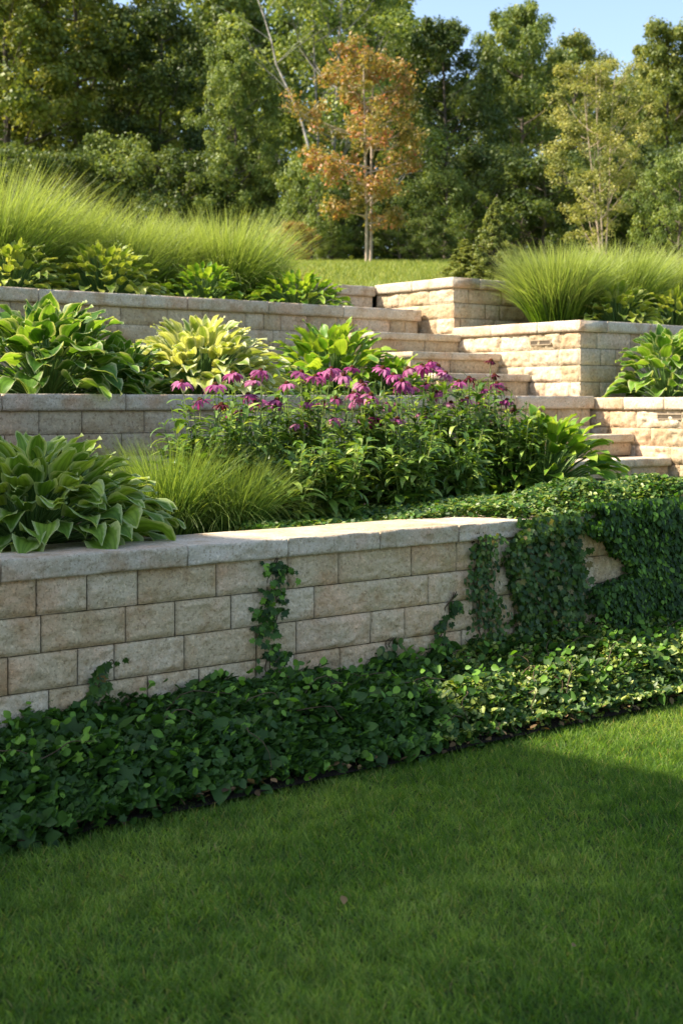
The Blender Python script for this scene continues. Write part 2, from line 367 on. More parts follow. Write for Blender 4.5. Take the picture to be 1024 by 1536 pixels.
def wall_obj(label, loc_sd, runs):
    t = thing('retaining_wall', label, 'retaining wall', sd(*loc_sd, 0), 0)
    inv = -sd(*loc_sd, 0)
    bl, ca, co = Acc(), Acc(), Acc()
    runs(bl, ca, co)
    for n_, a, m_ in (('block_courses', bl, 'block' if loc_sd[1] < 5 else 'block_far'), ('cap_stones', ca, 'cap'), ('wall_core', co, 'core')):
        a.obj(n_, M[m_], t, smooth=(n_ != 'wall_core'), loc=inv)
    return t

def J(d, *pxs): return [px_s(p, d) for p in pxs]
def runs1(bl, ca, co):
    f = front_map(0, D1)
    j = [J(D1,55,131,207,325,430,508,617,643), J(D1,189,263,347,472,642), J(D1,117,163,172+5,277,385,445,556,607), J(D1,-50,74,222,299,385,442,510,590,692), J(D1,20,120,250,370,510)]
    j = [sorted(set(q)) for q in j]
    j[2] = J(D1,117,172,277,385,445,556,607); j[0] = J(D1,55,131,207,325,432,508,617)
    build_run(bl, co, -1.5, 10, -.1, .80, f, 5, res=.0085, joints=j, rough=.019, tone0=.25, tone1=.8)
    cj = [-1.5,-.9,-.3,.4,1.0,1.55]+J(D1-.04,2,283,433,571,690)
    x = cj[-1]
    while x < 9.8: x += .6; cj.append(x)
    caps(ca, cj, .80, .885, -.035, .40, f, 3, res=.0085, rough=.016)
w1 = wall_obj('lowest and nearest tan block wall with pale grey cap, ivy spilling over its right end', (2, D1), runs1)
def runs2(bl, ca, co):
    f = front_map(0, D2)
    build_run(bl, co, -3, SC_-.06, .6, 1.445, f, 15, res=.02, rough=.012)
    x = -3; cj = [x]
    r = np.random.default_rng(4)
    for p in (0,185,410,640,770): cj.append(px_s(p, D2))
    cj = sorted(cj+[SC_-.04]); 
    caps(ca, cj, 1.445, 1.552, -.035, .35, f, 8, rough=.011)
w2 = wall_obj('middle tan block wall with grey cap running behind the purple coneflowers', (5, D2), runs2)
def runs3(bl, ca, co):
    f = front_map(0, D3)
    build_run(bl, co, -4, SC_-.07, 1.3, 2.315, f, 25, res=.022, rough=.012)
    cj = sorted([-4, -1]+[px_s(p, D3) for p in (-200, 55, 278, 400, 512)]+[SC_-.05])
    caps(ca, cj, 2.315, 2.425, -.035, .35, f, 9, rough=.011)
w3 = wall_obj('upper left tan block wall below the row of tall ornamental grasses', (6, D3), runs3)
def runsA(bl, ca, co):
    fs = side_map(SC_, 9.64)
    build_run(bl, co, 0.0, 1.64, 1.40, 2.13, fs, 31, res=.016, rough=.028, depth=.28)
    caps(ca, [0.0, .55, 1.15, 1.64+.03], 2.13, 2.23, -.03, .33, fs, 12, rough=.008)
    ff = front_map(0, 8.0)
    build_run(bl, co, SC_+.0, 15, 1.40, 2.13, ff, 33, res=.022, rough=.007)
    caps(ca, [SC_+.335, 9.9, 10.6, 11.3, 12.1, 13, 14, 15], 2.13, 2.228, -.03, .33, ff, 13, rough=.004)
wA = wall_obj('tan block corner wall above the stairs with a small drain vent in its sunlit face', (SC_, 8.0), runsA)
def runsB(bl, ca, co):
    fs = side_map(SC_, 10.83)
    build_run(bl, co, 0.0, 1.19, 2.1, 2.63, fs, 41, res=.016, rough=.024, depth=.28)
    caps(ca, [0.0, .6, 1.19+.03], 2.63, 2.73, -.03, .33, fs, 14, rough=.008)
    ff = front_map(0, 9.64)
    build_run(bl, co, SC_+.0, 14, 2.1, 2.63, ff, 43, res=.022, rough=.007)
    caps(ca, [SC_+.335, 9.9, 10.6, 11.5, 12.4, 14], 2.63, 2.728, -.03, .33, ff, 15, rough=.004)
wB = wall_obj('topmost tan block corner wall at the edge of the upper lawn, left of the right-hand grasses', (SC_, 9.64), runsB)
def runsL(bl, ca, co):
    fs = side_map(SC_, 7.985)
    build_run(bl, co, 0.0, 1.585, .7, 1.435, fs, 51, res=.016, rough=.028, depth=.28)
    caps(ca, [0.0, .5, .93, 1.35, 1.585+.03], 1.435, 1.54, -.03, .33, fs, 16, rough=.008)
    ff = front_map(0, 6.4)
    build_run(bl, co, SC_+.0, 15, .7, 1.435, ff, 53, res=.03, rough=.007)
    caps(ca, [SC_+.335, 9.9, 10.6, 11.5, 12.4, 13.6, 15], 1.435, 1.538, -.03, .33, ff, 17, res=.03, rough=.004)
wL = wall_obj('lower right tan block wall beside the bottom stairs at the right edge of the photo', (SC_, 7.9), runsL)
def runs4(bl, ca, co):
    f = front_map(0, 10.83)
    build_run(bl, co, 7.9, SC_-.05, 2.2, 2.61, f, 61, res=.022)
    caps(ca, [7.9, 8.45, SC_-.035], 2.61, 2.712, -.03, .3, f, 18)
w4 = wall_obj('short tan block wall stub with grey cap meeting the topmost corner wall at its left', (8.4, 10.83), runs4)
# vents in the sunlit side faces
def vent(wall, dmid, z, base_sd):
    inv = -sd(*base_sd, 0)
    a = Acc(); V, F = box(-.12,.12,-.022,-.004,.010,.022); a.add(side_map(SC_, dmid)(V+[0,0,z]), F)
    V, F = box(-.12,.12,-.020,-.004,-.030,-.021); a.add(side_map(SC_, dmid)(V+[0,0,z]), F)
    V, F = box(-.13,-.12,-.021,-.004,-.029,.021); a.add(side_map(SC_, dmid)(V+[0,0,z]), F)
    V, F = box(.12,.13,-.021,-.004,-.029,.021); a.add(side_map(SC_, dmid)(V+[0,0,z]), F)
    fr = a.obj('drain_vent', M['vent'], wall, smooth=False, loc=inv)
    b = Acc(); V, F = box(-.12,.12,-.017,-.003,-.021,.010); b.add(side_map(SC_, dmid)(V+[0,0,z]), F)
    b.obj('vent_slot', M['ventdark'], fr, smooth=False)
vent(wA, px_d(812, SC_), 2.05, (SC_, 8.0))
vent(wL, px_d(1006, SC_), 1.385, (SC_, 7.9))

# ------------------------------------------------------------------ stairs
def stair(label, steps, zb, s0):
    t = thing('stone_stairs', label, 'stairs', sd(s0, steps[0][0], 0)); inv = -sd(s0, steps[0][0], 0)
    r = np.random.default_rng(int(s0*100))
    for i, (d, z, dn) in enumerate(steps):
        a = Acc(); b = Acc()
        f = front_map(0, d)
        x = s0
        js = [s0]
        while js[-1] < SC_-.5: js.append(js[-1]+r.uniform(.4,.7))
        js = [q for q in js if q < SC_-.35]+[SC_-.012]
        for p, q in zip(js[:-1], js[1:]):
            block_face(b, p+.002, q-.002, zb+.01, z-.068, .02, r.uniform(.1,.6), int(r.integers(1,9999)), fn=f, rough=.007)
            cap_piece(a, p+.0015, q-.0015, z-.066, z, -.03, dn-d-.004, .02, r.uniform(.1,.8), int(r.integers(1,9999)), f, .006)
        V, F = box(s0+.01, SC_-.015, .03, dn-d+.02, zb-.2, z-.072); c = Acc(); c.add(f(V), F)
        rs = b.obj('riser', M['block_far'], t, loc=inv); tr = a.obj('tread', M['cap'], t, loc=inv); c.obj('step_core', M['core'], t, smooth=False, loc=inv)
        zb = z
stair('lower flight of tan stone steps at the right edge, rising to the middle terrace', [(6.63,.86,7.02), (7.02,1.04,7.41), (7.41,1.227,D2)], .6, 7.3)
stair('upper flight of tan stone steps behind the coneflowers beside the vented corner wall', [(8.62,1.755,9.0), (9.0,1.954,9.55), (9.55,2.154,D3)], 1.5, 7.85)

# ------------------------------------------------------------------ plants: generators
def blades(base, az, lean, L, width, droop, nseg=5, wdir=None, r=rng):
    """ribbons: base (n,3), azimuth, starting angle from vertical, length, width, extra bend"""
    n = len(base); er = np.stack([np.cos(az), np.sin(az), 0*az], 1); up = np.array([0,0,1.0])
    P = np.zeros((n, nseg+1, 3)); P[:,0] = base; a = lean.copy()
    for k in range(nseg):
        u = (k+.5)/nseg; ang = a + droop*u**1.5
        P[:,k+1] = P[:,k] + (L/nseg)[:,None]*(np.sin(ang)[:,None]*er + np.cos(ang)[:,None]*up)
    if wdir is None: wdir = az + r.uniform(0, 2*pi, n)
    wv = np.stack([np.cos(wdir), np.sin(wdir), 0*az], 1)
    u = np.linspace(0, 1, nseg+1); w = (1-u**1.6)*.94+.06
    Lft = P - wv[:,None,:]*(width[:,None]*w[None])[:,:,None]/2; Rgt = P + wv[:,None,:]*(width[:,None]*w[None])[:,:,None]/2
    V = np.stack([Lft, Rgt], 2).reshape(-1,3)
    b = (np.arange(n)*(nseg+1)*2)[:,None] + (np.arange(nseg)*2)[None]
    F = np.stack([b, b+1, b+3, b+2], -1).reshape(-1,4)
    rnd = np.repeat(r.random(n), (nseg+1)*2); al = np.tile(np.repeat(u, 2), n)
    return V, F, rnd, al
def grass_clump(name, label, x, y, z, R, H, n, width, mat, seed, group=None, stiff=.5, plumes=0):
    r = np.random.default_rng(seed); t = thing(name, label, 'ornamental grass', (x,y,z), 0, group)
    rr = R*.30*np.sqrt(r.random(n)); az0 = r.uniform(0,2*pi,n)
    base = np.stack([rr*np.cos(az0), rr*np.sin(az0), 0*rr-.02], 1)
    az = az0 + r.normal(0,.5,n); fr = r.random(n)
    lean = radians(3) + fr**1.2*radians(56)*(1.2-stiff); L = H*r.uniform(.65,1.12,n)*(1+.2*fr)
    droop = radians(15)+r.random(n)**1.5*radians(110)*(1.3-stiff)*(.4+fr)
    V, F, rn, al = blades(base, az, lean, L, np.full(n,width)*r.uniform(.6,1.2,n), droop, 7, None, r)
    obj('blades', V, F, M[mat], t, dict(rnd=rn, along=al))
    return t
def bladeleaf(base, az, a0, droop, L, Wd, r, nu=8, nv=5, fold=.25, ripple=.10, heart=True):
    """broad leaves: base points, azimuth, start elevation, droop angle, length, width"""
    n = len(base); er = np.stack([np.cos(az), np.sin(az), 0*az], 1); et = np.stack([-np.sin(az), np.cos(az), 0*az], 1); up = np.array([0,0,1.])
    P = np.zeros((n,nu,3)); Nn = np.zeros((n,nu,3)); P[:,0] = base
    for k in range(nu):
        u = k/(nu-1); a = a0 - droop*u
        Nn[:,k] = -np.sin(a)[:,None]*er + np.cos(a)[:,None]*up
        if k: 
            am = a0 - droop*(k-.5)/(nu-1)
            P[:,k] = P[:,k-1] + (L/(nu-1))[:,None]*(np.cos(am)[:,None]*er+np.sin(am)[:,None]*up)
    u = np.linspace(0,1,nu); 
    w = np.where(u < .35, .60+.40*np.sin(u/.35*pi/2), np.cos(((u-.35)/.65)**1.0*pi/2)**1.15) if heart else np.sin(pi*np.clip(u,.03,.995)**.75)**.9+.03
    w[-1] = .02
    v = np.linspace(-1,1,nv)
    roll = r.normal(0,.25,n); ph = r.uniform(0,6.28,n)
    et2 = et*np.cos(roll)[:,None]; 
    V = P[:,:,None,:] + (Wd/2)[:,None,None,None]*w[None,:,None,None]*v[None,None,:,None]*(et[:,None,None,:]*np.cos(roll)[:,None,None,None] + Nn[:,:,None,:]*np.sin(roll)[:,None,None,None])
    lift = fold*(Wd/2)[:,None,None]*w[None,:,None]*(abs(v)**1.2)[None,None,:] + ripple*Wd[:,None,None]*np.sin(ph[:,None,None]+u[None,:,None]*9+v[None,None,:]*1.5)*(abs(v)**2)[None,None,:]
    V = V + Nn[:,:,None,:]*lift[...,None]
    # small backward lobes at the stalk
    if heart: V[:,0,:,:] -= er[:,None,:]*(L*.10)[:,None,None]*(abs(v)**1.0)[None,:,None]
    F = (grid_faces(nu,nv)[None]+(np.arange(n)*nu*nv)[:,None,None]).reshape(-1,4)
    rnd = np.repeat(r.random(n), nu*nv)
    tipd = np.clip((u-.8)/.2,0,1)
    ed = np.maximum(np.broadcast_to(abs(v)[None], (nu,nv)), np.broadcast_to(tipd[:,None], (nu,nv)))
    vein = np.broadcast_to(abs(v)[None], (nu,nv))
    return V.reshape(-1,3), F, dict(rnd=rnd, edge=np.tile(ed.ravel(), n), vein=np.tile(vein.ravel(), n), along=np.tile(np.repeat(u,nv), n))
def hosta(label, x, y, z, R, H, n, L, wr, mat, seed, group='hostas along the terraces', droop=(28,84), az_bias=None):
    n = int(n*1.75); L = L*.84; r = np.random.default_rng(seed); t = thing('hosta', label, 'hosta', (x,y,z), 0, group)
    i = np.arange(n); q = (i+.5)/n                       # 0 inner .. 1 outer
    az = i*2.39996 + r.normal(0,.25,n)
    rad = R*(.10+.66*q**.7)*r.uniform(.85,1.12,n)
    hz = H*(.88-.72*q**1.5)*r.uniform(.85,1.12,n)
    base = np.stack([rad*np.cos(az), rad*np.sin(az), hz], 1)
    a0 = radians(62)*(1-q)**1.1 + radians(12) + r.normal(0,radians(9),n)
    dr = radians(droop[0]) + radians(droop[1]-droop[0])*q*r.uniform(.6,1.2,n)
    Ls = L*r.uniform(.72,1.12,n)*(.72+.34*q)
    V, F, A = bladeleaf(base, az+r.normal(0,.22,n), a0, dr, Ls, Ls*wr*r.uniform(.88,1.12,n), r, fold=.30)
    obj('leaves', V, F, M[mat], t, A)
    acc = Acc()
    for k in range(n):
        p1 = base[k]; p0 = np.array([p1[0]*.12, p1[1]*.12, 0]); mid = (p0+p1)/2+np.array([0,0,.12*H])*(1-q[k]*.4)
        P = np.stack([p0, (p0+mid)/2+[0,0,.03*H], mid, (mid+p1)/2+[0,0,.02*H], p1]); v, f = tube(P, [.006,.0055,.005,.0045,.004], 4); acc.add(v, f, rnd=r.random())
    acc.obj('leaf_stalks', M['petiole'], t)
    return t

# leaf templates for scatter
def kite_leaf():                      # oval pointed leaf folded on its midrib, length 1 along x
    u = np.array([0,.18,.5,.8,1.0]); w = np.array([.03,.30,.36,.20,.015])
    V = [];
    for a, b in zip(u, w):
        V += [(a,-b,.10*b-.12*a*a), (a,0,-.04-.12*a*a), (a,b,.10*b-.12*a*a)]
    return np.array(V), grid_faces(5,3)
def ivy_leaf():                       # five-lobed
    ang = np.radians([-165,-120,-95,-70,-48,-24,0,24,48,70,95,120,165]); rad = np.array([.30,.34,.52,.40,.66,.48,.80,.48,.66,.40,.52,.34,.30])
    V = [(0.1,0,-.03)] + [(r_*cos(a)+.1, r_*sin(a), .05*abs(sin(a))-.08*r_*max(cos(a),0)) for a, r_ in zip(ang, rad)]
    F = [[0,1+i,2+i,3+i] for i in range(0,11,2)] + [[0,13,1,0]]
    F = F[:-1]
    return np.array(V), np.array(F)
TPL_OVAL, TPL_IVY = kite_leaf(), ivy_leaf()
TPL_DIA = (np.array([(0,0,0),(.5,-.34,.05),(1,0,-.05),(.5,.34,.05)]), np.array([[0,1,2,3]]))
def frames(nrm, r, n):
    nrm = nrm/ (np.linalg.norm(nrm,axis=1)[:,None]+1e-9)
    a = r.normal(size=(n,3)); x = a - (a*nrm).sum(1)[:,None]*nrm; x /= np.linalg.norm(x,axis=1)[:,None]+1e-9
    y = np.cross(nrm, x); return x, y, nrm
def scatter(tpl, pos, nrm, size, r, xdir=None):
    T, F = tpl; n = len(pos); x, y, z = frames(nrm, r, n)
    if xdir is not None:
        x = xdir - (xdir*z).sum(1)[:,None]*z; x /= np.linalg.norm(x,axis=1)[:,None]+1e-9; y = np.cross(z, x)
    V = pos[:,None,:] + size[:,None,None]*(T[None,:,0,None]*x[:,None,:] + T[None,:,1,None]*y[:,None,:] + T[None,:,2,None]*z[:,None,:])
    FF = (F[None]+(np.arange(n)*len(T))[:,None,None]).reshape(-1,F.shape[1])
    return V.reshape(-1,3), FF, len(T)
def leaf_obj(name, pos, nrm, size, mat, r, tpl=TPL_OVAL, rnd=None, parent=None, xdir=None, loc=None):
    V, F, k = scatter(tpl, pos, nrm, size, r, xdir)
    rnd = r.random(len(pos)) if rnd is None else rnd
    return obj(name, V, F, M[mat], parent, dict(rnd=np.repeat(rnd, k)), loc=loc)

# ------------------------------------------------------------------ lawn blades
def lawn_blades():
    r = np.random.default_rng(2); n = 470000
    Y = r.uniform(2.7, 7.6, n); X = r.uniform(-.36, .36, n)*Y*1.05 + 0
    d = -S_*X + C_*Y; keep = d < 4.21 + .05*n2(X,Y,5,2) - .02
    X, Y = X[keep], Y[keep]; n = len(X)
    dens = n2(X,Y,7,21); k = r.random(n) < .55+.9*(dens-.25); X, Y = X[k], Y[k]; n = len(X)
    az = n2(X,Y,2.5,31)*6+r.normal(0,1.9,n)
    clump = n2(X,Y,9,7)
    L = (.026+.026*r.random(n))*(.75+.55*clump); 
    base = np.stack([X,Y,np.full(n,-.018)],1)
    V, F, rn, al = blades(base, az, radians(10)+r.random(n)*radians(48), L, r.uniform(.0024,.0046,n), r.uniform(.2,1.5,n), 3, None, r)
    rn = np.clip(.25+.6*(rn-.3)+.75*(np.repeat(n2(X,Y,1.6,77), 8)-.42), 0, .9); straw = np.repeat(r.random(n) < .035, 8); rn = np.where(straw, 1.0, rn)
    tag(obj('lawn_grass', V, F, M['lawnblade'], None, dict(rnd=rn, along=al)), 'short mown green lawn in shade with a sunlit corner at the right', 'lawn grass', kind='stuff')
lawn_blades()
def upper_blades():
    r = np.random.default_rng(3); n = 120000
    Y = 12.8+r.random(n)**1.2*20; X = r.uniform(-.10,.30,n)*Y
    s = C_*X+S_*Y; d = -S_*X+C_*Y; k = (d > 11.3); X, Y, s, d = X[k], Y[k], s[k], d[k]; n = len(X)
    base = np.stack([X,Y,terr(s,d)-.01],1)
    V, F, rn, al = blades(base, r.uniform(0,6.28,n), r.random(n)*.7, r.uniform(.05,.12,n), r.uniform(.008,.016,n), r.uniform(.2,1,n), 2, None, r)
    tag(obj('upper_lawn_grass', V, F, M['hillblade'], None, dict(rnd=rn, along=al)), 'sunlit rough grass on the upper slope in front of the trees', 'lawn grass', kind='stuff')
upper_blades()

# ------------------------------------------------------------------ ivy ground cover
def ivy_bed():
    r = np.random.default_rng(5)
    def surf(s, d):
        e = np.clip((d-4.20)/.20, 0, 1)**.6
        return e*(.08+.16*n2(s,d,2.2,8)+.14*n2(s,d,7,9)) + .07*np.clip((d-4.6)/.3,0,1)*n2(s,d,1.5,4)
    for part, (s0, s1, n, mat) in enumerate(((.2, 9.0, 92000, 'ivy'),)):
        s = r.uniform(s0, s1, n); d = r.uniform(4.17, 4.93, n); wob = .05*(n2(s,s*0,3,12)-.5)*2
        k = d > 4.19+wob; s, d = s[k], d[k]; n = len(s)
        h = surf(s, d); depth = r.random(n)**2.2*np.minimum(h, .14); z = np.maximum(h-depth, .02+.05*np.clip((4.30-d)/.08,0,1)*(r.random(n) < .8))
        P = SDV(np.stack([s,d,z],1)); nr = np.stack([r.normal(0,.75,n)-.30, r.normal(0,.75,n)-.30*np.clip((4.45-d)/.2,0,1)-.12, np.ones(n)],1)
        size = .0295*np.exp(r.normal(0,.33,n))*(.8+.5*n2(s,d,4,61))
        tw = np.clip(.46+.3*(r.random(n)-.5) + .55*(r.random(n)**6), 0, .80); young = r.random(n) < .045*np.exp(-depth*40)+.01; tw = np.where(young, r.uniform(.9,1,n), tw)
        # small-leaved cover to the right, sunlight put into its leaf colour
        sun_side = s > 4.15+.5*(n2(s,d,2,40)-.5)+ (d-4.55)*1.2
        sun_leaf = sun_side & (r.random(n) < .72)
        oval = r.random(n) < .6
        for nm, mk, mt, tp in (('ivy_ground_cover', oval & ~sun_leaf, 'ivy', TPL_OVAL), ('lobed_ivy_ground_cover', ~oval & ~sun_leaf, 'ivy', TPL_IVY)):
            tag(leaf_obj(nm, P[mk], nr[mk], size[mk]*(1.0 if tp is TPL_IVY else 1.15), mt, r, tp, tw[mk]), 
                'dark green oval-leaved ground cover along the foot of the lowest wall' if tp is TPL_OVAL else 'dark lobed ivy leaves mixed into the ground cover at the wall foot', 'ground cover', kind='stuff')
        tag(leaf_obj('sun_painted_ground_cover', P[sun_leaf], nr[sun_leaf], size[sun_leaf]*.66, 'ivysun', r, TPL_OVAL), 'small-leaved ground cover at the right beside the lawn, sunlight put into its yellow green leaf colour', 'ground cover', kind='stuff')
        ru = Acc()
        for q in range(55):
            sx = r.uniform(s0, 8); dx = r.uniform(4.22, 4.8); a = r.uniform(0, 6.28); u = np.linspace(0,1,8); L = r.uniform(.12,.35)
            ss = sx+L*u*cos(a)+.02*np.sin(u*7+q); dd = np.clip(dx+L*u*sin(a)*.5, 4.2, 4.88)
            v, f = tube(SDV(np.stack([ss,dd,surf(ss,dd)+.012+.03*np.sin(u*pi)],1)), np.linspace(.0028,.0014,8), 4); ru.add(v, f)
        tag(ru.obj('ivy_runners', M['ivystem']), 'thin woody ivy runners trailing over the ground cover', 'ground cover', kind='stuff')
        m = 900; s = r.uniform(s0,8.5,m); d = 4.17+.13*r.random(m); P = SDV(np.stack([s,d,.02+.04*r.random(m)],1))
        tag(leaf_obj('dry_leaf_litter', P, np.stack([r.normal(0,.6,m),r.normal(0,.6,m),np.ones(m)],1), r.uniform(.012,.04,m), 'fringe', r), 'dry brown leaf litter along the lawn edge of the ground cover', 'leaf litter', kind='stuff')
        # taller shoots
        m = 900; s = r.uniform(s0, s1, m); d = r.uniform(4.3, 4.9, m); h = surf(s,d)+.02+.05*r.random(m); P = SDV(np.stack([s,d,h],1))
        tag(leaf_obj('young_ground_cover_shoots', P, np.stack([r.normal(0,.9,m)-.3,r.normal(0,.9,m)-.2,np.ones(m)*.8],1), r.uniform(.024,.046,m), 'ivy', r, TPL_OVAL, r.uniform(.8,1,m)), 'bright young shoots standing above the dark ground cover', 'ground cover', kind='stuff')
ivy_bed()
def ivy_carpet():           # ivy over the right half of the lower bed
    r = np.random.default_rng(6); n = 150000
    s = r.uniform(3.7, 9.0, n); d = r.uniform(4.84, 7.75, n)
    lim = np.interp(s, [3.7, 4.4, 4.85, 5.05, 5.25, 7.2], [5.35, 5.30, 5.24, 5.0, 4.80, 4.78])
    far = np.interp(s, [3.7, 5.0, 6.2, 7.4], [5.62, 6.1, 7.3, 7.8])
    e = .06*(n2(s,d,6,3)-.5)*2
    k = (d > lim+e) & (d < far); s, d = s[k], d[k]; n = len(s)
    h = .86 + .05*n2(s,d,3,5) + .17*np.clip((s-4.5)/1.2,0,1)*np.clip((d-4.80)/.2,.3,1)*np.clip((6.1-d)/.9,0,1)*(.5+.7*n2(s,d,2.5,6))
    z = h - r.random(n)**2*.10
    P = SDV(np.stack([s,d,z],1)); nr = np.stack([r.normal(0,.6,n)-.15, r.normal(0,.6,n)-.2, np.ones(n)],1)
    dk = r.random(n) < .48; sz = r.uniform(.016,.034,n)  # the pale rest of the leaves carries sun glints in its colour
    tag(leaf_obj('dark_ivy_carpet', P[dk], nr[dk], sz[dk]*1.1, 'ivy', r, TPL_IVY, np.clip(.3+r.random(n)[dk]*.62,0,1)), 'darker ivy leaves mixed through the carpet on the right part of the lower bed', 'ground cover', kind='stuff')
    tag(leaf_obj('ivy_carpet', P[~dk], nr[~dk], sz[~dk], 'ivysun', r, TPL_OVAL, np.clip(r.random(n)[~dk]*.75,0,1)), 'sunlit carpet of small-leaved ivy covering the right part of the lower bed', 'ground cover', kind='stuff')
ivy_carpet()
def vine(label, pxs, z_top, z_bot, halfw, n, mat, seed, thick=.05, fat=None, name='climbing_ivy', size=(.026,.050)):
    """strand of ivy on the face of the lowest wall; pxs = photo columns at top and bottom"""
    r = np.random.default_rng(seed); sa, sb = px_s(pxs[0], D1-.03), px_s(pxs[1], D1-.03)
    b = sd((sa+sb)/2, D1-.02, z_bot); t = thing(name, label, 'ivy', b, 0, 'ivy strands on the lowest wall')
    u = r.random(n); zc = z_top + (z_bot-z_top)*u
    sc = sa+(sb-sa)*u + .03*np.sin(u*9+seed)
    s_side = np.sign(r.random(n)-.5)*3.0
    hw = halfw*(1 if fat is None else np.interp(u, *fat))*(.55+.75*n2(u*0+seed, zc, 7, seed)+.35*n2(s_side, zc, 20, seed+2))
    s = sc + hw*(s_side/3*r.random(n)**.8 if thick > .08 else np.clip(r.normal(0,.5,n), -1.15, 1.15))
    cover = n2(s, zc, 14, seed+3) + (.22 if thick > .08 else 0) - (.30*np.clip(abs(s-sc)/np.maximum(hw,.01)-.55,0,1) if thick > .08 else 0)
    k = cover > .30; s, zc, u = s[k], zc[k], u[k]; n = len(s)
    over = np.where(zc > .79, .05, .012)
    d = D1 - over - thick*r.random(n)*(.5+n2(s,zc,5,seed+1))
    P = SDV(np.stack([s,d,zc],1)) - b
    nl = SDV(np.stack([r.normal(-.15,.5,n), -np.ones(n), r.normal(.35,.45,n)],1))
    xd = np.stack([r.normal(0,.5,n), r.normal(0,.3,n), -np.ones(n)],1)
    leaf_obj('leaves', P, nl, r.uniform(*size,n), mat, r, TPL_IVY if seed%2 else TPL_OVAL, None, t, xd)
    acc = Acc()
    for q in range(max(1, int(halfw*40))):
        uu = np.linspace(0,1,14); off = r.uniform(-.6,.6)*halfw
        P = SDV(np.stack([sa+(sb-sa)*uu+off*np.sin(uu*3+.3)+.012*np.sin(uu*21+q), D1-.010-.012*(z_top+(z_bot-z_top)*uu > .795)*2-uu*0-.004*q%3*.001, z_top+(z_bot-z_top)*uu],1))-b
        v, f = tube(P, np.full(14,.0028), 4); acc.add(v, f)
    acc.obj('vine_stem', M['ivystem'], t)
vine('thin ivy strand hanging alone from the cap near the middle of the lowest wall', (412,406), .80, .16, .075, 260, 'ivy', 101, .04, size=(.022,.040))
vine('narrow yellow green ivy strand, leftmost of the dense hanging strands', (718,736), .84, .12, .10, 850, 'ivybrown', 102, .06, size=(.018,.034))
vine('wide ivy strand hanging between the narrow strand and the bare stone gap', (800,806), .90, .10, .16, 2600, 'ivybrown', 103, .085, size=(.020,.036))
vine('huge dense ivy curtain covering the whole right end of the lowest wall', (1046,1096), .96, .06, .92, 42000, 'ivy', 104, .11, size=(.020,.040))
vine('second part of ivy curtain farther along the wall beyond the frame', (1215,1260), .93, .10, .8, 12000, 'ivy', 106, .12)
vine('small ivy sprig climbing between the two strands, at right of the wall centre', (686,648), .55, .22, .05, 60, 'ivy', 107, .03)
vine('tiny lighter ivy sprig low on the wall, left of the climbing sprig', (592,578), .38, .18, .05, 45, 'ivybrown', 108, .03)
vine('tuft of ivy leaves climbing the bottom course at the left', (170,130), .44, .26, .05, 42, 'ivybrown', 109, .03)
vine('sparse trailing ivy shoots across the bare stone gap beside the big curtain', (850,868), .90, .12, .10, 500, 'ivybrown', 111, .05)
vine('few ivy leaves low on the wall at the far left edge', (70,10), .27, .2, .07, 40, 'ivy', 110, .03)

# ------------------------------------------------------------------ hostas
def H(label, px, d, zb, *a, **k):
    X, Y = at(px, d); return hosta(label, X, Y, zb, *a, **k)
H('large green hosta with pale leaf margins at the left end of the lowest bed', 45, 5.70, .82, .74, .43, 165, .255, .64, 'hostafront', 201)
H('lime yellow hosta at the right end of the coneflowers beside the bottom stairs', 815, 6.45, .84, .60, .52, 110, .27, .42, 'hostalime', 202)
H('biggest deep green hosta at the left end of the middle terrace', 70, 8.55, 1.47, .74, .62, 110, .34, .68, 'hostagreen', 203)
H('golden yellow hosta in the centre left of the middle terrace', 300, 8.55, 1.47, .76, .58, 170, .27, .54, 'hostagold', 204)
H('bright green hosta on the middle terrace behind the purple flowers', 495, 8.75, 1.47, .74, .60, 120, .27, .56, 'hostalime', 205)
H('small green hosta between the big green hosta and the golden hosta', 175, 8.5, 1.47, .50, .40, 70, .24, .55, 'hostagreen', 206)
H('pale green hosta at the left edge above the upper wall', 18, 10.75, 2.33, .52, .52, 90, .19, .6, 'hostadull', 207)
H('yellow green hosta above the upper wall, second from the left edge', 155, 10.75, 2.33, .66, .55, 130, .20, .58, 'hostadull', 208)
H('small low hosta above the upper wall, third from the left edge', 305, 10.7, 2.33, .48, .44, 85, .17, .55, 'hostalime', 209)
H('spreading lime hosta at the right end above the upper wall', 445, 10.7, 2.33, .66, .42, 130, .18, .5, 'hostalime', 210)
H('green hosta on the right terrace in front of the vented corner wall', 1000, 7.45, 1.46, .50, .62, 70, .27, .7, 'hostagreen', 211)
H('yellow green hosta above the vented wall, left of its pair', 925, 8.5, 2.15, .50, .44, 85, .2, .55, 'hostadull', 212)
H('yellow green hosta above the vented wall at the right edge', 1010, 8.5, 2.15, .50, .44, 85, .2, .55, 'hostadull', 213)
H('low hosta foliage behind the coneflowers near the upper steps', 590, 8.4, 1.47, .40, .34, 60, .2, .5, 'hostalime', 214)

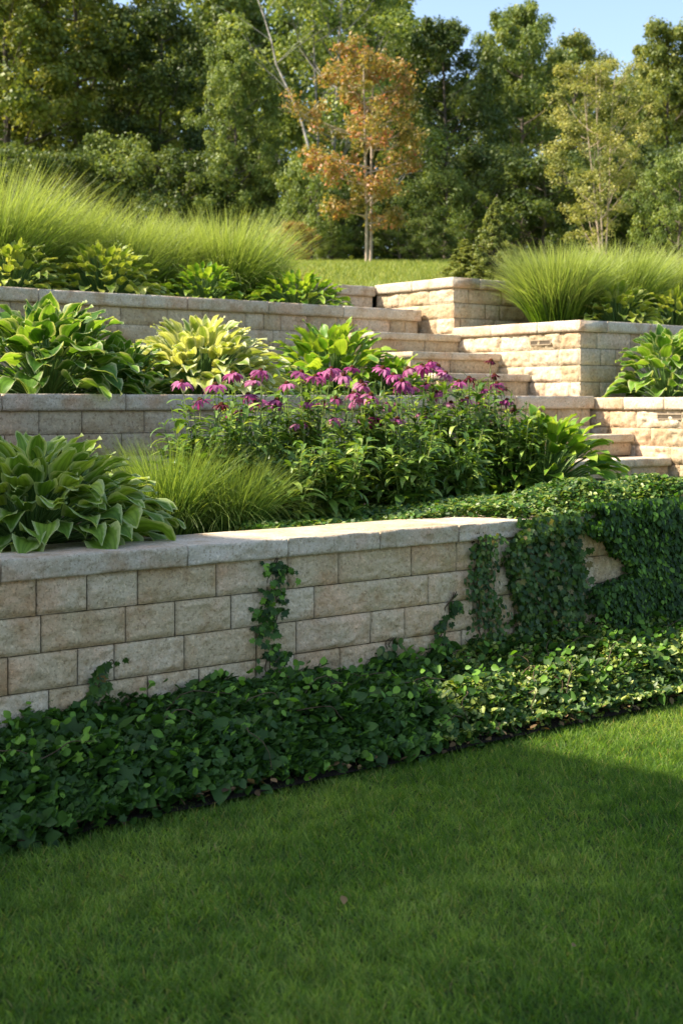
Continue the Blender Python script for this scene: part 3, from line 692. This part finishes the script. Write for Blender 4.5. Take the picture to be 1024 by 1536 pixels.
# ------------------------------------------------------------------ ornamental grasses
def G(name, label, px, d, zb, R, Hh, n, w, mat, seed, group, stiff=.62):
    X, Y = at(px, d); return grass_clump(name, label, X, Y, zb, R, Hh, n, w, mat, seed, group, stiff)
gl = 'tall ornamental grasses on the upper left terrace'
G('ornamental_grass', 'tallest lime green ornamental grass at the left edge', -20, 11.6, 2.3, .85, 1.30, 4600, .0135, 'grasstall', 301, gl)
G('ornamental_grass', 'lime green ornamental grass just right of the tallest one at the left edge', 75, 11.8, 2.3, .72, 1.14, 4200, .0135, 'grasstall', 302, gl)
G('ornamental_grass', 'lime green ornamental grass in the middle of the left row', 180, 11.7, 2.3, .74, 1.04, 4200, .0135, 'grasstall', 303, gl)
G('ornamental_grass', 'lime green ornamental grass, second from the right in the left row', 262, 11.8, 2.3, .66, 1.06, 3800, .0135, 'grasstall', 305, gl)
G('ornamental_grass', 'rightmost lime green ornamental grass of the left row beside the lawn', 338, 11.6, 2.3, .66, 1.12, 4000, .0135, 'grasstall', 304, gl)
G('ornamental_grass', 'short rust tinted grass at the right end of the left row', 422, 12.6, 2.45, .5, .6, 1200, .010, 'grassbrown', 306, gl)
gr = 'tall ornamental grasses on the upper right terrace'
G('ornamental_grass', 'bright green fountain grass touching the topmost corner wall', 838, 8.9, 2.15, .70, .84, 4200, .0135, 'grasstall', 311, gr, .78)
G('ornamental_grass', 'bright green fountain grass in the middle of the right terrace', 925, 9.1, 2.15, .70, .94, 4200, .0135, 'grasstall', 312, gr, .78)
G('ornamental_grass', 'bright green fountain grass at the right edge of the photo', 1010, 9.2, 2.15, .70, .95, 4200, .0135, 'grasstall', 313, gr, .78)
gf = 'low grass tufts beside the front hosta'
G('ornamental_grass', 'low fine yellow green grass tuft right of the front hosta', 345, 5.85, .82, .50, .42, 3000, .0062, 'grassfront', 321, gf, .5)
G('ornamental_grass', 'low fine grass tuft partly behind the front hosta leaves', 255, 5.95, .82, .50, .50, 3000, .0062, 'grassfront', 322, gf, .5)

# ------------------------------------------------------------------ coneflowers
HEADS = [(273,573,.7),(323,577,.6),(380,570,.8),(391,556,.6),(363,618,.6),(383,601,.8),(332,607,.1),(452,558,.6),(483,560,.7),(463,603,.6),(485,604,.5),
 (515,562,.8),(528,551,.2),(542,573,.9),(556,592,.7),(530,590,.6),(574,552,.6),(590,562,.5),(615,580,.7),(634,619,.9),(645,543,.3),(632,548,.5),(584,603,.8),(657,549,.6),
 (703,567,.05),(736,541,.05),(741,563,.05),(745,575,.2),(752,582,.1),(700,598,.7),(742,628,.8),(771,614,.05),(664,735,.4),(497,553,.7),(372,592,.5),(603,571,.3),(722,585,.3),(715,574,.1)]
_r = np.random.default_rng(77)
HEADS += [(612,553,.7),(668,560,.8),(688,572,.6),(655,588,.7),(676,604,.9),(596,628,.7),(545,622,.6),(500,628,.8),(430,575,.7),(415,600,.5),(350,560,.6),(300,600,.5),(720,604,.8),(760,600,.3),(448,634,.7)]
HEADS += [(h[0]+_r.uniform(-30,30), h[1]+_r.uniform(-12,40), float(_r.uniform(.2,1))) for h in HEADS[6:24:2] for _ in range(1)]
def coneflower(px, d, heads, seed, lab, tall, nst=25):
    r = np.random.default_rng(seed); X, Y = at(px, d); zb = .82; b = np.array([X,Y,zb])
    t = thing('coneflower', lab, 'coneflower', b, 0, 'purple coneflowers in the lowest bed')
    pos, az, a0, dr, L = [], [], [], [], []
    def leaves_on(P, k, lo, hi, Ls):
        for q in range(k):
            u = lo+(hi-lo)*(q+r.random())/k; i = u*(len(P)-1); i0 = int(min(i, len(P)-2)); p = P[i0]+(P[i0+1]-P[i0])*(i-i0)
            pos.append(p); az.append(r.uniform(0,2*pi)); a0.append(r.uniform(.1,1.0)); dr.append(r.uniform(.5,1.9)); L.append(Ls*r.uniform(.6,1.15)*(1.1-.45*u))
    stems = Acc()
    for k in range(nst):
        a = r.uniform(0,2*pi); rr = r.random()**.6*.24; h = tall*r.uniform(.80,1.45)
        P = np.stack([np.linspace(rr*.35,rr,6)*cos(a), np.linspace(rr*.35,rr,6)*sin(a), np.linspace(0,h,6)],1)
        v, f = tube(P, np.linspace(.004,.0022,6), 4); stems.add(v, f, rnd=r.random()); leaves_on(P, 24, .08, 1.0, .155)
    for (hx, hy, tone) in heads:
        tt = (hx-512)/2000; Yh = Y+r.uniform(-.12,.12); Xh = tt*Yh; Zh = zat(hy, Yh)
        h = np.array([Xh,Yh,Zh])-b; root = np.array([h[0]*.35+r.normal(0,.03), h[1]*.35, 0])
        u = np.linspace(0,1,8)[:,None]; P = root+(h-root)*u + np.array([1,0,0])*np.sin(u*pi)*r.normal(0,.02); P[-1,2] -= .0
        v, f = tube(P, np.linspace(.0042,.0026,8), 5)
        st = obj('flower_stem', v, f, M['conestem'], t, dict(rnd=np.full(len(v), r.random())))
        leaves_on(P, 8, .1, .88, .13)
        small = tone < .15
        R_ = .062*r.uniform(.85,1.15)*(.62 if small else 1)
        # petals, drooping
        n = 14; paz = np.arange(n)*2*pi/n+r.normal(0,.12,n)
        pb = np.stack([np.cos(paz)*.012, np.sin(paz)*.012, np.full(n,-.002)],1)
        V, F, A = bladeleaf(pb, paz, r.uniform(-.45,.15,n), r.uniform(.5,1.3,n)+.4*r.random(), np.full(n,R_*1.05)*r.uniform(.85,1.1,n), np.full(n,R_*.36), r, nu=5, nv=3, fold=.1, ripple=.02, heart=False)
        tl = r.normal(0,.22,2); Rm = np.array([[1,0,tl[0]],[0,1,tl[1]],[-tl[0],-tl[1],1]]).T
        A['rnd'] = np.clip(A['rnd']*.3+tone-.15, 0, 1)
        hd = obj('flower_head', V@Rm, F, M['petaldark' if small or tone < .15 else 'petal'], t, A, loc=tuple(h))
        hd['label'] = 'dark maroon flower head' if small else 'purple pink flower head with drooping petals'
        # cone
        th = np.linspace(0, pi/2, 5); Pc = np.stack([0*th, 0*th, np.sin(th)*.018-.002],1); v, f = tube(Pc, np.cos(th)*.016+.0008, 8)
        cn = Acc(); cn.add(v@Rm, f); cn.obj('cone', M['cone'], hd)
    stems.obj('leafy_stems', M['conestem'], t)
    n = len(pos); L = np.array(L)
    V, F, A = bladeleaf(np.array(pos), np.array(az), np.array(a0), np.array(dr), L, L*.27, r, nu=6, nv=3, fold=.25, ripple=.04, heart=False)
    obj('leaves', V, F, M['coneleaf'], t, A)
plants = [(296,6.0,.40,'coneflower foliage at the far left end of the row, behind the low grass tuft'),
 (318,5.95,.50,'coneflower plant at the left end of the purple row, beside the low grass'),
 (372,6.15,.56,'coneflower plant second from the left end of the purple row'),
 (425,6.35,.58,'leafy coneflower plant with no open blooms in the left half of the row'),
 (470,6.15,.54,'coneflower plant with paired blooms in front of the bright green hosta'),
 (530,6.3,.56,'coneflower plant with the thickest cluster of mauve blooms at the row centre'),
 (585,6.05,.54,'coneflower plant just right of the row centre'),
 (638,6.35,.62,'tall coneflower plant with dark pink blooms below the top step'),
 (690,6.2,.58,'coneflower plant left of the dark maroon blooms'),
 (735,6.45,.60,'coneflower plant with small dark maroon blooms in front of the upper steps'),
 (775,6.35,.48,'coneflower plant at the right end, touching the lime hosta'),
 (500,5.75,.34,'low leafy coneflower plant close to the cap in the row centre'),
 (610,5.85,.40,'low leafy coneflower plant close to the ivy carpet, right of centre'),
 (430,5.75,.32,'low leafy coneflower plant close to the cap, left of centre'),
 (690,6.0,.38,'low leafy coneflower plant in front near the ivy carpet, with a fallen pink bloom')]
asg = {i: [] for i in range(len(plants))}
for h in HEADS:
    if h[1] > 700: asg[14].append(h); continue
    c = [abs(h[0]-p[0])+(0 if 0 < i < 11 and i != 3 else 999) for i, p in enumerate(plants)]; asg[int(np.argmin(c))].append(h)
for i, p in enumerate(plants): coneflower(p[0], p[1], asg[i], 400+i, p[3], p[2])

# ------------------------------------------------------------------ trees
def make_tree_meshes(seed, H_=10., R=2.3, crown0=.12, nleaf=26000, leaf=.13, mat='f_mid', bark='bark', trunk_r=.14, prof='oval', ntr=1, div=.35, limbs=34, spread=.42, upsweep=.5, clus=5):
    r = np.random.default_rng(seed); T = Acc(); B = Acc(); centers = []; wts = []
    for q in range(ntr):
        ta = q*2*pi/max(1,ntr)+r.uniform(0,1); n = 14; u = np.linspace(0,1,n)
        off = (0 if ntr == 1 else R*div)
        tr = np.stack([off*u*cos(ta)*.9 + .10*np.sin(u*5+seed)*u + r.normal(0,.03,n).cumsum()*.25 + (0 if ntr==1 else .12*cos(ta)), off*u*sin(ta) + .1*np.cos(u*4+seed)*u + r.normal(0,.03,n).cumsum()*.25+(0 if ntr==1 else .12*sin(ta)), u*H_*.96],1)
        v, f = tube(tr, trunk_r/ntr**.5*(1-u)**.8+.012, 8); T.add(v, f)
        nl = limbs//ntr
        for k in range(nl):
            h = crown0+(1-crown0)*((k+.3+.5*r.random())/nl)**.95; h = min(h, .985)
            hh = (h-crown0)/(1-crown0)
            if prof == 'oval': w = np.sin(pi*(.10+.86*hh))**.65
            elif prof == 'cone': w = (1-hh)*.97+.015
            elif prof == 'vase': w = (.45+.75*hh)*(1-hh**4)+.05
            else: w = (1-hh**3)**.6
            az = k*2.39996+r.normal(0,.3); Lb = R*w*(r.uniform(.88,1.08) if prof == 'cone' else r.uniform(.65,1.18))
            i = h*(n-1)*.96; i0 = int(i); p0 = tr[i0]+(tr[min(i0+1,n-1)]-tr[i0])*(i-i0)
            m = 6; uu = np.linspace(0,1,m)[:,None]; dirh = np.array([cos(az),sin(az),0])
            P = p0 + dirh*Lb*uu + np.array([0,0,1])*(upsweep*Lb*uu**1.4) + r.normal(0,.03,(m,3))*Lb*uu*.8
            v, f = tube(P, np.linspace(trunk_r*.30*(1.1-h)+.012,.008,m), 5); B.add(v, f)
            centers.append(P[-1]); wts.append(1.0)
            for c in range(clus):
                ub = r.uniform(.30,1.0); pi_ = ub*(m-1); j = int(min(pi_, m-2)); pb = P[j]+(P[j+1]-P[j])*(pi_-j)
                dv = r.normal(0,1,3); dv[2] = abs(dv[2])*.4; dv += dirh*.7; dv /= np.linalg.norm(dv); Ls = (spread*R*.85)*r.uniform(.4,1.1)*(.5+.5*w if prof != 'cone' else w)
                pe = pb+dv*Ls; v, f = tube(np.stack([pb,(pb+pe)/2+[0,0,.05*Ls],pe]), [.010,.007,.004], 4); B.add(v, f)
                centers.append(pe); wts.append(.8); 
    centers = np.array(centers); wts = np.array(wts)*r.uniform(.4,1.5,len(centers)); wts /= wts.sum()
    ci = r.choice(len(centers), nleaf, p=wts); sg = spread*R*.30*r.uniform(.55,1.25,len(centers))*(np.clip(1.15-centers[:,2]/H_,.2,1) if prof == 'cone' else 1)
    off = r.normal(0,1,(nleaf,3)); off /= np.linalg.norm(off,axis=1)[:,None]; off *= (r.random(nleaf)**.55)[:,None]*1.5
    P = centers[ci]+off*sg[ci][:,None]*[1,1,.72]
    nr = off*.8 + r.normal(0,.55,(nleaf,3)) + [0,0,.45]
    V, F, k = scatter(TPL_DIA, P, nr, r.uniform(.7,1.3,nleaf)*leaf, r)
    ct = r.random(len(centers)); rn = np.clip(.55*r.random(nleaf)+.5*ct[ci], 0, 1)
    return (mesh('trunk', np.concatenate(T.V), np.concatenate(T.F), None, M[bark]), mesh('branches', np.concatenate(B.V), np.concatenate(B.F), None, M[bark]),
            mesh('crown', V, F, dict(rnd=np.repeat(rn,k)), M[mat]), H_)
def put_tree(ms, name, label, px, Y, ytop, wscale, mat=None, rz=0, cat='tree', group=None, zoff=-.1, bark=None):
    X = (px-512)/2000*Y; s, d = C_*X+S_*Y, -S_*X+C_*Y; zb = float(terr(np.array([s]), np.array([d]))[0])+zoff
    h = zat(ytop, Y)-zb; k = h/ms[3]; t = thing(name, label, cat, (X,Y,zb), rz, group); t.scale = (k*wscale, k*wscale, k)
    for nm, me in zip(('trunk','branches','crown'), ms[:3]):
        o = link(nm, me, t)
        mm = M[mat] if (nm == 'crown' and mat) else (M[bark] if (nm != 'crown' and bark) else None)
        if mm: o.material_slots[0].link = 'OBJECT'; o.material_slots[0].material = mm
    return t
TA = make_tree_meshes(1, R=2.7, nleaf=36000, leaf=.15, crown0=.05, limbs=40)
TB = make_tree_meshes(2, R=2.6, nleaf=32000, leaf=.135, prof='vase', crown0=.10, limbs=36, ntr=2)
TC = make_tree_meshes(3, R=2.8, nleaf=42000, leaf=.135, prof='round', crown0=.03, limbs=44, clus=6)
TD = make_tree_meshes(4, R=2.5, nleaf=21000, leaf=.12, prof='round', crown0=.03, limbs=39, ntr=3, upsweep=1.0, spread=.44, trunk_r=.055)
TS = make_tree_meshes(6, H_=3., R=1.7, nleaf=16000, leaf=.085, prof='round', crown0=.02, trunk_r=.05, limbs=26, clus=5)
gt = 'wild trees along the edge of the wood'
P_ = put_tree
P_(TA, 'deciduous_tree', 'olive green tree cut by the left edge of the photo', 10, 33, -90, 1.0, 'f_olive', .4, group=gt)
P_(TC, 'deciduous_tree', 'broad yellow green tree, second from the left edge', 118, 36, -130, .95, 'f_olive', 1.4, group=gt)
P_(TB, 'deciduous_tree', 'dark slim tree below the small sky gap at the left', 222, 35, -10, .85, 'f_dark', 2.4, group=gt)
P_(TC, 'deciduous_tree', 'lower rounded lighter green tree in front, left of the leaning pale trunk', 352, 30, 52, .62, 'f_mid', 3.4, group=gt)
P_(TA, 'deciduous_tree', 'tall dark tree behind the rounded lighter tree', 330, 40, -110, .9, 'f_mid', 5.0, group=gt)
P_(TD, 'birch_tree', 'airy pale-trunked birch rising behind the left side of the orange tree', 492, 31, -150, .95, 'f_mid', .2, group=gt, bark='barkpale')
P_(TB, 'deciduous_tree', 'tall tree behind the orange tree reaching out of the top of the frame', 555, 38, -60, 1.0, 'f_mid', 1.2, group=gt)
P_(TC, 'deciduous_tree', 'dark green tree right of the orange tree under the open sky', 668, 34, 18, .80, 'f_dark', 2.2, group=gt)
P_(TC, 'deciduous_tree', 'full mid green tree with the highest top in the right half', 785, 36, -8, .72, 'f_mid', .9, group=gt)
P_(TB, 'deciduous_tree', 'green tree between the highest right tree and the pale yellow tree', 862, 38, 38, .75, 'f_olive', 4.2, group=gt)
P_(TD, 'deciduous_tree', 'open pale yellow green tree with visible stems above the right grasses', 905, 26, 88, .98, 'f_yellow', 2.0, group=gt, bark='barktan')
P_(TA, 'deciduous_tree', 'mid green tree at the right edge with its top against the sky', 1000, 36, 22, .70, 'f_olive', 3.1, group=gt)
P_(TC, 'deciduous_tree', 'dark green tree mostly beyond the right edge', 1105, 36, 10, .8, 'f_mid', 1.1, group=gt)
P_(TB, 'deciduous_tree', 'dark tree mostly beyond the left edge', -110, 36, -100, 1.0, 'f_dark', 1.9, group=gt)
P_(TS, 'deciduous_shrub', 'bright green young bush at the right edge above the fountain grass', 1018, 22, 240, .62, 'f_mid', .5, 'shrub')
# understory
gs = 'dark shrubs under the trees'
US = [(-30,31,215,'far left edge'),(75,30,235,'left, behind the tallest grass'),(165,31,210,'behind the middle of the left grasses'),(255,30,232,'behind the right half of the left grasses'),(345,31,235,'behind the rightmost left grass'),
 (430,30,262,'left of the orange tree trunk'),(515,31,300,'directly behind the orange tree trunk'),(600,30,290,'just right of the orange tree trunk'),(672,30,262,'between the orange tree and the conifer'),(742,32,225,'behind the conifer tip'),(815,30,240,'right of the conifer, behind the grass'),(890,31,230,'behind the pale yellow tree'),(965,31,220,'behind the bright bush at the right'),(1060,30,225,'beyond the right edge')]
for i, (px, Y, yt, w) in enumerate(US):
    P_(TS, 'understory_shrub', 'dark green understory shrub '+w, px, Y, yt, .95+.12*sin(i*2.1), ('f_dark','f_dark','f_mid')[i%3], i*1.3, 'shrub', gs)
P_(TS, 'understory_shrub', 'small low green shrub left of the orange tree trunk at the lawn edge', 500, 27, 338, .9, 'f_mid', 2.0, 'shrub', gs)
P_(TS, 'understory_shrub', 'low rust tinted shrub behind the right end of the left grasses', 438, 25, 335, .9, 'f_rust', 1.0, 'shrub', gs)
P_(TS, 'understory_shrub', 'low dark shrub right of the orange tree trunk at the lawn edge', 640, 27, 330, 1.2, 'f_dark', 4.0, 'shrub', gs)
P_(TS, 'understory_shrub', 'mid green shrub hiding the foot of the leaning pale trunk', 468, 26.8, 232, .62, 'f_mid', 2.6, 'shrub', gs)
# orange maple
TO = make_tree_meshes(8, H_=4.6, R=1.34, nleaf=12500, leaf=.08, prof='oval', crown0=.17, limbs=36, ntr=2, mat='f_orange', bark='barktan', trunk_r=.032, upsweep=.36, spread=.42, div=.16, clus=5)
P_(TO, 'maple_tree', 'young maple with orange and yellow leaves standing alone on the upper lawn', 551, 24, 62, 1.0, rz=.6)
# conifer
TJ = make_tree_meshes(9, H_=2.2, R=.80, nleaf=42000, leaf=.045, prof='cone', crown0=.02, limbs=110, mat='f_juniper', trunk_r=.03, upsweep=.25, spread=.34, clus=5)
P_(TJ, 'conifer_shrub', 'pointed yellow green conifer behind the topmost corner wall', 742, 17, 284, .80, rz=.3, cat='conifer')
P_(TJ, 'conifer_shrub', 'low spreading conifer mound left of the pointed conifer, behind the topmost corner wall', 706, 17.2, 352, 1.9, rz=1.7, cat='conifer')
P_(TJ, 'conifer_shrub', 'low spreading conifer mound right of the pointed conifer, touching the fountain grass', 775, 17.4, 362, 1.9, rz=2.9, cat='conifer')
# leaning pale trunk
def leaning():
    Y = 28.5; pts = [(466,232),(452,180),(432,130),(412,85),(404,45),(392,5),(370,-60)]
    P = np.array([((a-512)/2000*Y, Y+.2*i, zat(b,Y)) for i,(a,b) in enumerate(pts)])
    X = P[0,0]; base = np.array([X+.15, Y-.1, 4.55]); P = np.concatenate([[base, base+[0,0,1.2]], P])
    t = thing('dead_birch', 'leaning pale bare birch trunk left of the orange tree', 'tree', base)
    r = np.random.default_rng(5); u = np.linspace(0,1,len(P)); v, f = tube(P-base, np.interp(u,[0,1],[.038,.013]), 8); obj('trunk', v, f, M['barkpale'], t)
    B = Acc()
    for k in range(9):
        i = 3+k%6; p = (P-base)[i]; dv = np.array([(-1)**k*r.uniform(.5,1.2), r.uniform(-.3,.3), r.uniform(.6,1.4)])
        v, f = tube(np.stack([p, p+dv*.5+[0,0,.05], p+dv*1.1]), [.009,.006,.003], 5); B.add(v, f)
    B.obj('branches', M['barkpale'], t)
leaning()
def fallen(px, py, sz, rz, lab):
    Y = 1.5*2000/(py-603); X = (px-512)/2000*Y; r = np.random.default_rng(int(px))
    V, F, k = scatter(TPL_OVAL, np.zeros((1,3)), np.array([[.2,-.5,1.0]]), np.array([sz]), r)
    o = obj('fallen_leaf', V, F, M['fringe'], None, dict(rnd=np.full(k,1.0)), loc=(X,Y,.028)); o.rotation_euler = (0,0,rz); tag(o, lab, 'leaf', 'dry leaves fallen on the lawn')
fallen(515,1358,.032,.3,'dry tan leaf lying on the lawn near the bottom centre'); fallen(178,1326,.03,2,'dry brown leaf lying on the shaded lawn at the left'); fallen(862,1432,.02,1,'small dry leaf lying on the shaded lawn at the lower right')
def far_wood():
    r = np.random.default_rng(9); n = 150000; Y = r.uniform(46, 58, n); px = r.uniform(-260,1300,n)
    top = np.interp(px, [-260,150,190,260,400,600,640,700,800,900,1000,1300],[-150,-100,60,60,-90,-60,120,90,60,110,90,60])+70*(n2(px,px*0,.02,3)-.3)
    yy = top+(425-top)*r.random(n)**.95; X = (px-512)/2000*Y; Z = zat(yy, Y)
    cl = n2(X, Z, .9, 50); k = cl > np.where(yy > 300, .1, .38); P = np.stack([X,Y,Z],1)[k]; n = len(P)
    tag(leaf_obj('distant_wood', P, r.normal(0,1,(n,3))+[0,-.3,.6], r.uniform(.18,.36,n), 'f_dark', r, TPL_DIA), 'dark wood seen as one mass behind the front trees', 'wood', kind='stuff')
far_wood()

# ------------------------------------------------------------------ house left of the lawn (off frame, throws the shade on the lawn)
def house():
    p0 = np.array([.48,6.13]); dv = np.array([.745,-.667]); dv /= np.linalg.norm(dv); nv = np.array([-dv[1], dv[0]])*-1   # nv points back, away from the lit side
    HZ = 8.0; sh = -np.array([1.157,.145])/1.12*HZ
    e0 = p0+sh - dv*9.0; L = 9.0+4.2      # eave line start, length
    t = thing('house', 'two storey house left of the lawn, out of frame, whose shade falls on the lawn', 'house', (*e0,0), math.atan2(dv[1], dv[0]))
    D = 8.0; V, F = box(.35, L-.35, -D+.35, -.35, 0, HZ-.02); obj('wall', V, F, M['siding'], t, smooth=False)
    V = np.array([(0,0,HZ-.15),(L,0,HZ-.15),(L,-D,HZ-.15),(0,-D,HZ-.15),(0,0,HZ),(L,0,HZ),(L,-D,HZ),(0,-D,HZ),(D/2,-D/2,HZ+1.6),(L-D/2,-D/2,HZ+1.6)],float)
    F = np.array([[0,3,2,1],[0,1,5,4],[1,2,6,5],[2,3,7,6],[3,0,4,7],[4,5,9,8],[6,7,8,9]]); rf = obj('roof', V, F, M['roof'], t, smooth=False)
    obj('roof_hip', np.array([(L,0,HZ),(L,-D,HZ),(L-D/2,-D/2,HZ+1.6),(0,-D,HZ),(0,0,HZ),(D/2,-D/2,HZ+1.6)],float), np.array([[0,1,2],[3,4,5]]), M['roof'], t, smooth=False)
    for x in (1.5,4.5,7.5,10.5):
        for z in (1.0,4.6):
            V, F = box(x,x+1.2,-.36,-.30,z,z+1.5); w = obj('window', V, F, M['trim'], t, smooth=False)
            V, F = box(x+.08,x+1.12,-.31,-.29,z+.08,z+1.42); obj('pane', V, F, M['glass'], w, smooth=False)
house()
